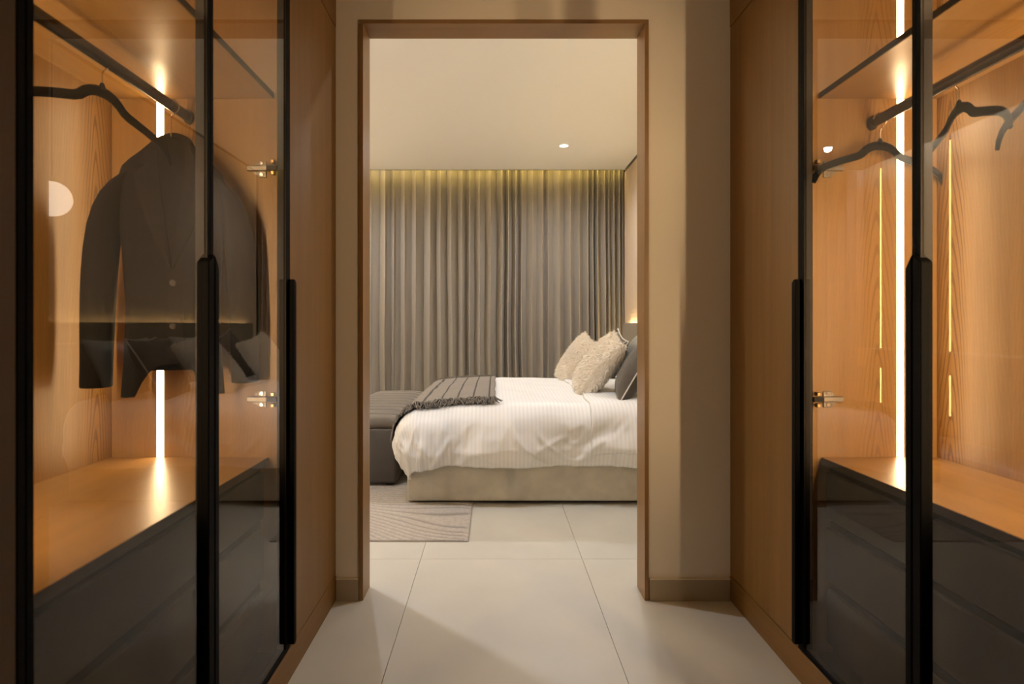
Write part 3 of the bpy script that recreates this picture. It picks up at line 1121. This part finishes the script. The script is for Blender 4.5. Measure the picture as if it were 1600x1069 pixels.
# ottoman ------------------------------------------------------------
OTX0, OTX1, OTY0, OTY1 = -1.12, -0.662, 3.87, 5.45
ot = thing('ottoman', ((OTX0 + OTX1) / 2, (OTY0 + OTY1) / 2, 0.012), 'dark grey velvet ottoman with channel-tufted top at the foot of the bed', 'ottoman')
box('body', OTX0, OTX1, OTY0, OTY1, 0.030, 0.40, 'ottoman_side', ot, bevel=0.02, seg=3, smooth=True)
for x_ in (OTX0 + 0.05, OTX1 - 0.05):
    for y_ in (OTY0 + 0.05, OTY1 - 0.05):
        box('foot', x_ - 0.02, x_ + 0.02, y_ - 0.02, y_ + 0.02, 0.0125, 0.031, 'bedplinth', ot)
NCH = 10
for k in range(NCH):
    ya = OTY0 + (OTY1 - OTY0) * k / NCH
    yb = OTY0 + (OTY1 - OTY0) * (k + 1) / NCH
    # padded channel: rounded bar, crowned across the seat
    bm = bmesh.new()
    nx, na = 18, 12
    cy, hw = (ya + yb) / 2, (yb - ya) / 2
    rings = []
    for i in range(nx + 1):
        f = i / nx
        x = OTX0 - 0.004 + (OTX1 - OTX0 + 0.008) * f
        e = 1 - abs(2 * f - 1) ** 6
        endk = 1.0
        if k in (0, NCH - 1):
            endk = 0.92
        ring = []
        for a in range(na):
            an = 2 * math.pi * a / na
            c_, s_ = math.cos(an), math.sin(an)
            yy = cy + hw * 1.01 * (abs(c_) ** 0.55) * (1 if c_ > 0 else -1)
            zz = 0.43 + (0.055 * endk * (0.55 + 0.45 * e) if s_ > 0 else 0.035) * (abs(s_) ** 0.7) * (1 if s_ > 0 else -1)
            ring.append(bm.verts.new((x, yy, zz)))
        rings.append(ring)
    for a, b in zip(rings, rings[1:]):
        for j in range(na):
            bm.faces.new((a[j], a[(j + 1) % na], b[(j + 1) % na], b[j]))
    bm.faces.new(rings[0])
    bm.faces.new(rings[-1])
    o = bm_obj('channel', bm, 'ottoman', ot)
    smooth_by_angle(o, 60)

# bed -----------------------------------------------------------------
BX0, BX1, BY0, BY1 = -0.534, 1.38, 3.51, 5.31
bed = thing('bed', ((BX0 + BX1) / 2, (BY0 + BY1) / 2, 0), 'upholstered greige double bed seen from its side through the doorway', 'bed')
box('base', BX0, BX1, BY0, BY1, 0.022, 0.30, 'bedbase', bed, bevel=0.012, seg=3, smooth=True)
box('plinth', BX0 + 0.03, BX1 - 0.03, BY0 + 0.03, BY1 - 0.03, 0.0130, 0.024, 'bedplinth', bed, bevel=0)
box('mattress', BX0 + 0.02, BX1 - 0.06, BY0 + 0.02, BY1 - 0.02, 0.301, 0.535, 'mattress', bed, bevel=0.05, seg=4, smooth=True)
box('headboard', 1.325, 1.425, 3.40, 5.45, 0.02, 0.985, 'headboard', bed, bevel=0.02, seg=3, smooth=True)


TX0, TX1, TY0, TY1 = BX0 + 0.085, BX1 - 0.07, BY0 + 0.090, BY1 - 0.035
RD = 0.16
ZT = 0.612


def topz(x, y):
    fy = (y - TY0) / (TY1 - TY0)
    fx = (x - TX0) / (TX1 - TX0)
    b = 0.018 * math.sin(math.pi * min(1, max(0, fy))) + 0.010 * noise.noise(Vector((x * 2.2, y * 2.2, 3)))
    b += 0.006 * noise.noise(Vector((x * 7, y * 7, 8)))
    b -= 0.035 * (max(0, 1 - fx / 0.30)) ** 2
    return ZT + b


def drape(s, t, off=0.0, wrinkle=1.0):
    """flat cloth coordinates (metres, bed plan) to the draped surface"""
    cx = min(max(s, TX0), TX1 + 1)
    cy = min(max(t, TY0), TY1)
    dx, dy = s - cx, t - cy
    d = math.hypot(dx, dy)
    zt = topz(cx, cy) + off
    if d < 1e-9:
        return Vector((s, t, zt))
    nx, ny = dx / d, dy / d
    R = RD
    if d < R * math.pi / 2:
        a = d / R
        out, dn = R * math.sin(a), R * (1 - math.cos(a))
    else:
        e = d - R * math.pi / 2
        out, dn = R + 0.10 * e, R + e * 0.995
    # folds on the hanging part
    hang = max(0.0, dn - 0.04)
    al = cx * (1 if abs(ny) > 0.01 else 0) + cy * (1 if abs(nx) > 0.01 else 0) + math.atan2(ny, nx) * 0.25
    q = Vector((al * 3.6 + dn * 1.9, dn * 3.2, 5.5))
    q2 = Vector((al * 8.5 - dn * 6.0, dn * 5.5, 1.5))
    q3 = Vector((al * 11 + dn * 9, dn * 4.0, 7.5))
    rid = 1 - abs(noise.noise(q2)) * 2.2
    rid3 = 1 - abs(noise.noise(q3)) * 2.4
    wq = Vector((al * 2.2, dn * 2.0, 11.5))
    wx, wy = noise.noise(wq), noise.noise(wq + Vector((5, 3, 1)))
    q = Vector((al * 3.0 + dn * 2.4 + wx * 0.8, dn * 2.6 + wy, 5.5))
    q2 = Vector((al * 6.0 - dn * 5.0 + wx * 2.2, dn * 3.0 + wy * 1.5 + al, 1.5))
    q3 = Vector((al * 9 + dn * 7 + wy * 2.5, dn * 3.2 - al + wx * 2, 7.5))
    rid = 1 - abs(noise.noise(q2)) * 2.6
    rid3 = 1 - abs(noise.noise(q3)) * 3.2
    fold = 0.046 * noise.noise(q) + 0.018 * max(0.0, rid) ** 2 + 0.010 * max(0.0, rid3) ** 2 + 0.006 * noise.noise(q3 * 1.7)
    g = min(1.0, hang / 0.16)
    out += wrinkle * fold * g + off
    # hem tucks inwards
    if dn > 0.27:
        out -= (dn - 0.27) * 0.55
    return Vector((cx + nx * out, cy + ny * out, zt - dn))


def cloth(name, s_list, t_list, off, mat, parent, wrinkle=1.0, hemfun=None, thick=0.012):
    verts, faces, uvs = [], [], []
    ns, ntt = len(s_list), len(t_list)
    for j, t in enumerate(t_list):
        for i, s in enumerate(s_list):
            ss, tt = s, t
            if hemfun:
                ss, tt = hemfun(s, t)
            verts.append(drape(ss, tt, off, wrinkle))
            uvs.append((ss, tt))
    for j in range(ntt - 1):
        for i in range(ns - 1):
            p = j * ns + i
            faces.append((p, p + 1, p + ns + 1, p + ns))
    o = mesh_from(name, verts, faces, mat, parent, (0, 0, 0), smooth=True)
    uvl = o.data.uv_layers.new(name='flat')
    for li, l in enumerate(o.data.loops):
        uvl.data[li].uv = uvs[l.vertex_index]
    sol = o.modifiers.new('sol', 'SOLIDIFY')
    sol.thickness = thick
    sol.offset = -1
    return o


def spread(a, b, step):
    n = max(2, int(round((b - a) / step)))
    return [a + (b - a) * i / n for i in range(n + 1)]


HANG = 0.465


def duvet_hem(s, t):
    # the hem rises and falls a little along the side; rounded foot corners
    if t < TY0:
        k = 1 + 0.05 * noise.noise(Vector((s * 2.4, 0, 3))) - 0.06 * math.exp(-((s + 0.28) / 0.14) ** 2)
        t = TY0 - (TY0 - t) * k
    if s < TX0 and t < TY0:
        dx, dy = TX0 - s, TY0 - t
        d = math.hypot(dx, dy)
        k = 1 - 0.20 * (min(dx, dy) / max(dx, dy, 1e-6)) * (d / (HANG * 1.41)) 
        s, t = TX0 - dx * k, TY0 - dy * k
    return s, t


sl = spread(TX0 - 0.445, 1.30, 0.0125)
tl = spread(TY0 - HANG, TY1 + HANG, 0.0135)
dv = cloth('duvet', sl, tl, 0.0, 'duvet', None, 1.0, duvet_hem, 0.02)
tag(dv, 'white striped duvet with crumpled side hanging over the bed', 'duvet')


def fold_hem(s, t):
    if t < TY0:
        k = 1 + 0.10 * noise.noise(Vector((s * 3.1, 0, 9))) + 0.10 * (s - 0.62)
        t = TY0 - (TY0 - t) * k
    s = s + (0.018 * noise.noise(Vector((0, t * 5, 2))) - 0.02 * max(0, TY0 - t)) * (1 if s < 0.7 else 0)
    return s, t


sl = spread(0.585, 1.295, 0.0125)
tl = spread(TY0 - 0.40, TY1 + 0.3, 0.0135)
fo = cloth('folded_sheet', sl, tl, 0.016, 'duvet', dv, 1.0, fold_hem, 0.012)

# throw ----------------------------------------------------------------
TH_S0, TH_S1, TH_T0, TH_T1 = TX0 - 0.30, 0.005, 3.650, 5.32


def throw_hem(s, t):
    if t < TH_T0 + 0.2:
        t = t + 0.02 * noise.noise(Vector((s * 4, 1, 2)))
    return s + 0.012 * noise.noise(Vector((t * 3, 5, s * 2))), t


th = cloth('throw', spread(TH_S0, TH_S1, 0.013), spread(TH_T0, TH_T1, 0.015), 0.013, 'throw', None, 1.0, throw_hem, 0.008)
tag(th, 'grey knitted throw with dark lines and fringed edge over the foot of the bed', 'blanket')
bm = bmesh.new()
rng = random.Random(5)
for k in range(420):
    s = TH_S0 + (TH_S1 - TH_S0) * (k + rng.random()) / 420
    near = True
    ss, t0 = throw_hem(s, TH_T0)
    ln = rng.uniform(0.06, 0.115)
    dsx = rng.uniform(-0.05, 0.05)
    lift = rng.uniform(0.006, 0.03)
    pts = []
    for q in range(5):
        f = q / 4
        p = drape(ss + dsx * f * f * 1.2, t0 + 0.004 - ln * f + 0.01 * math.sin(f * 5 + k), 0.014)
        p.z += lift * math.sin(math.pi * f * 0.9) - 0.004 * f
        pts.append(p)
    add_tube(bm, pts, [0.0036, 0.0042, 0.0038, 0.0034, 0.002], 4)
for k in range(200):
    s = TH_S0 + 0.1 + (TH_S1 - TH_S0 - 0.1) * (k + rng.random()) / 200
    ln = rng.uniform(0.03, 0.06)
    pts = []
    for q in range(4):
        f = q / 3
        p = drape(s + 0.02 * f * rng.uniform(-1, 1), TH_T1 - 0.004 + ln * f * 0.6, 0.014)
        p.z += 0.02 * math.sin(f * 2.6)
        pts.append(p)
    add_tube(bm, pts, [0.0034, 0.0034, 0.003, 0.0015], 4)
f_ = bm_obj('fringe', bm, 'fringe', th)
f_['kind'] = 'stuff'


# cushions ----------------------------------------------------------------
def cushion_point(u, v, a, b, T, side, pinch=0.10):
    x = a * u * (1 - pinch * (1 - v * v))
    z = b * v * (1 - pinch * (1 - u * u))
    h = T * max(0.0, (1 - u ** 4) * (1 - v ** 4)) ** 0.55 * (0.62 + 0.38 * (1 - 0.5 * (u * u + v * v)))
    return Vector((x, side * h, z))


def cushion(name, loc, yaw, lean, roll, a, b, T, mat, label, cat='cushion', group=None, piping=None, fur=False, seed=1):
    """standing cushion: local x = width, z = height, -y = front; yaw about Z, lean back, roll in its own plane"""
    t = thing(name, loc, label, cat, group)
    n = 22
    verts, faces = [], []
    idx = {}
    rng = random.Random(seed)
    for side in (-1, 1):
        for j in range(n + 1):
            for i in range(n + 1):
                u = math.sin(math.pi / 2 * (2 * i / n - 1))
                v = math.sin(math.pi / 2 * (2 * j / n - 1))
                rim = i in (0, n) or j in (0, n)
                if rim and side == 1:
                    idx[(side, i, j)] = idx[(-1, i, j)]
                    continue
                p = cushion_point(u, v, a, b, T, side)
                cr = 0.006 * noise.noise(Vector((u * 3 + seed, v * 3, side * 2))) + 0.004 * noise.noise(Vector((u * 7 + seed, v * 7, side * 5)))
                if not rim:
                    p.y += cr * (1 - max(abs(u), abs(v)) ** 4) * 1.6
                idx[(side, i, j)] = len(verts)
                verts.append(p)
    for side in (-1, 1):
        for j in range(n):
            for i in range(n):
                q = [idx[(side, i, j)], idx[(side, i + 1, j)], idx[(side, i + 1, j + 1)], idx[(side, i, j + 1)]]
                faces.append(q if side < 0 else q[::-1])
    c = mesh_from('cover', verts, faces, mat, t, loc, smooth=True)
    if piping:
        bm = bmesh.new()
        pts = []
        m = 14
        for q in range(4):
            for i in range(m):
                f = math.sin(math.pi / 2 * (2 * i / m - 1))
                u, v = ((f, -1), (1, f), (-f, 1), (-1, -f))[q]
                pts.append(cushion_point(u, v, a * 1.01, b * 1.01, T, 1))
        pts.append(pts[0].copy())
        add_tube(bm, pts, 0.0048, 8, cap=False)
        o = bm_obj('piping', bm, piping, t, loc, True)
    if fur:
        fv, ff = [], []
        for k in range(fur):
            side = -1 if rng.random() < 0.58 else 1
            u, v = rng.uniform(-1, 1), rng.uniform(-1, 1)
            if rng.random() < 0.22:
                if rng.random() < 0.5:
                    u = math.copysign(rng.uniform(0.9, 1), u)
                else:
                    v = math.copysign(rng.uniform(0.9, 1), v)
            p = cushion_point(u, v, a, b, T, side)
            pu = cushion_point(min(1, u + 0.02), v, a, b, T, side) - cushion_point(max(-1, u - 0.02), v, a, b, T, side)
            pv = cushion_point(u, min(1, v + 0.02), a, b, T, side) - cushion_point(u, max(-1, v - 0.02), a, b, T, side)
            nr = pu.cross(pv)
            nr = nr.normalized() * (1 if nr.dot(Vector((0, side, 0))) > 0 else -1) if nr.length > 1e-9 else Vector((0, side, 0))
            e = max(abs(u), abs(v))
            if e > 0.85:
                nr = (nr + Vector((u if abs(u) > 0.85 else 0, 0, v if abs(v) > 0.85 else 0)) * (e - 0.85) * 6).normalized()
            cl_ = noise.noise(Vector((u * 4, v * 4, side + seed)))
            dr = (nr * 0.55 + Vector((0.5 * cl_ + rng.uniform(-0.35, 0.35), rng.uniform(-0.2, 0.2), -0.65 + rng.uniform(-0.4, 0.3)))).normalized()
            L = rng.uniform(0.014, 0.030)
            tw = dr.cross(Vector((rng.uniform(-1, 1), rng.uniform(-1, 1), rng.uniform(-1, 1)))).normalized() * rng.uniform(0.0018, 0.0032)
            p0 = p - nr * 0.002
            p1 = p + (nr * 0.6 + dr * 0.4) * L * 0.5
            p2 = p + (nr * 0.25 + dr) * L
            b0 = len(fv)
            fv += [p0 - tw, p0 + tw, p1 + tw * 0.9, p1 - tw * 0.9, p2]
            ff += [(b0, b0 + 1, b0 + 2, b0 + 3), (b0 + 3, b0 + 2, b0 + 4)]
        o = mesh_from('shag', fv, ff, 'fluff', t, loc)
        o['kind'] = 'stuff'
    R = Matrix.Rotation(yaw, 4, 'Z') @ Matrix.Rotation(-lean, 4, 'X') @ Matrix.Rotation(roll, 4, 'Y')
    t.rotation_euler = R.to_euler()
    return t


rad = math.radians
# yaw -90 deg makes the front face look along -X (toward the foot of the bed)
cushion('cushion', (0.735, 4.08, 0.812), rad(-90 + 3), rad(36), rad(12), 0.235, 0.245, 0.085, 'fluffcore',
        'shaggy ivory cushion nearer the doorway, in front of the slate cushion', group='shaggy ivory cushions', fur=9000, seed=3)
cushion('cushion', (0.705, 4.98, 0.795), rad(-90 + 12), rad(32), rad(14), 0.215, 0.235, 0.075, 'fluffcore',
        'shaggy ivory cushion farther from the doorway, against the curtain', group='shaggy ivory cushions', fur=8000, seed=9)
cushion('cushion', (0.930, 3.80, 0.805), rad(-90 - 10), rad(30), rad(0), 0.235, 0.235, 0.085, 'darkcush',
        'slate grey cushion with white piping, partly behind the door lining', group='slate piped cushions', piping='piping', seed=4)
cushion('cushion', (1.005, 5.00, 0.800), rad(-90 + 4), rad(24), rad(14), 0.235, 0.235, 0.085, 'darkcush',
        'slate grey cushion whose corner peeks above the near shaggy cushion', group='slate piped cushions', piping='piping', seed=6)
cushion('pillow', (1.195, 3.90, 0.805), rad(-90), rad(24), rad(0), 0.34, 0.22, 0.08, 'satin',
        'sage satin pillow against the headboard, nearer the doorway', 'pillow', group='sage satin pillows', seed=8)
cushion('pillow', (1.195, 4.85, 0.805), rad(-90), rad(24), rad(0), 0.34, 0.22, 0.08, 'satin',
        'sage satin pillow against the headboard, nearer the curtains', 'pillow', group='sage satin pillows', seed=12)
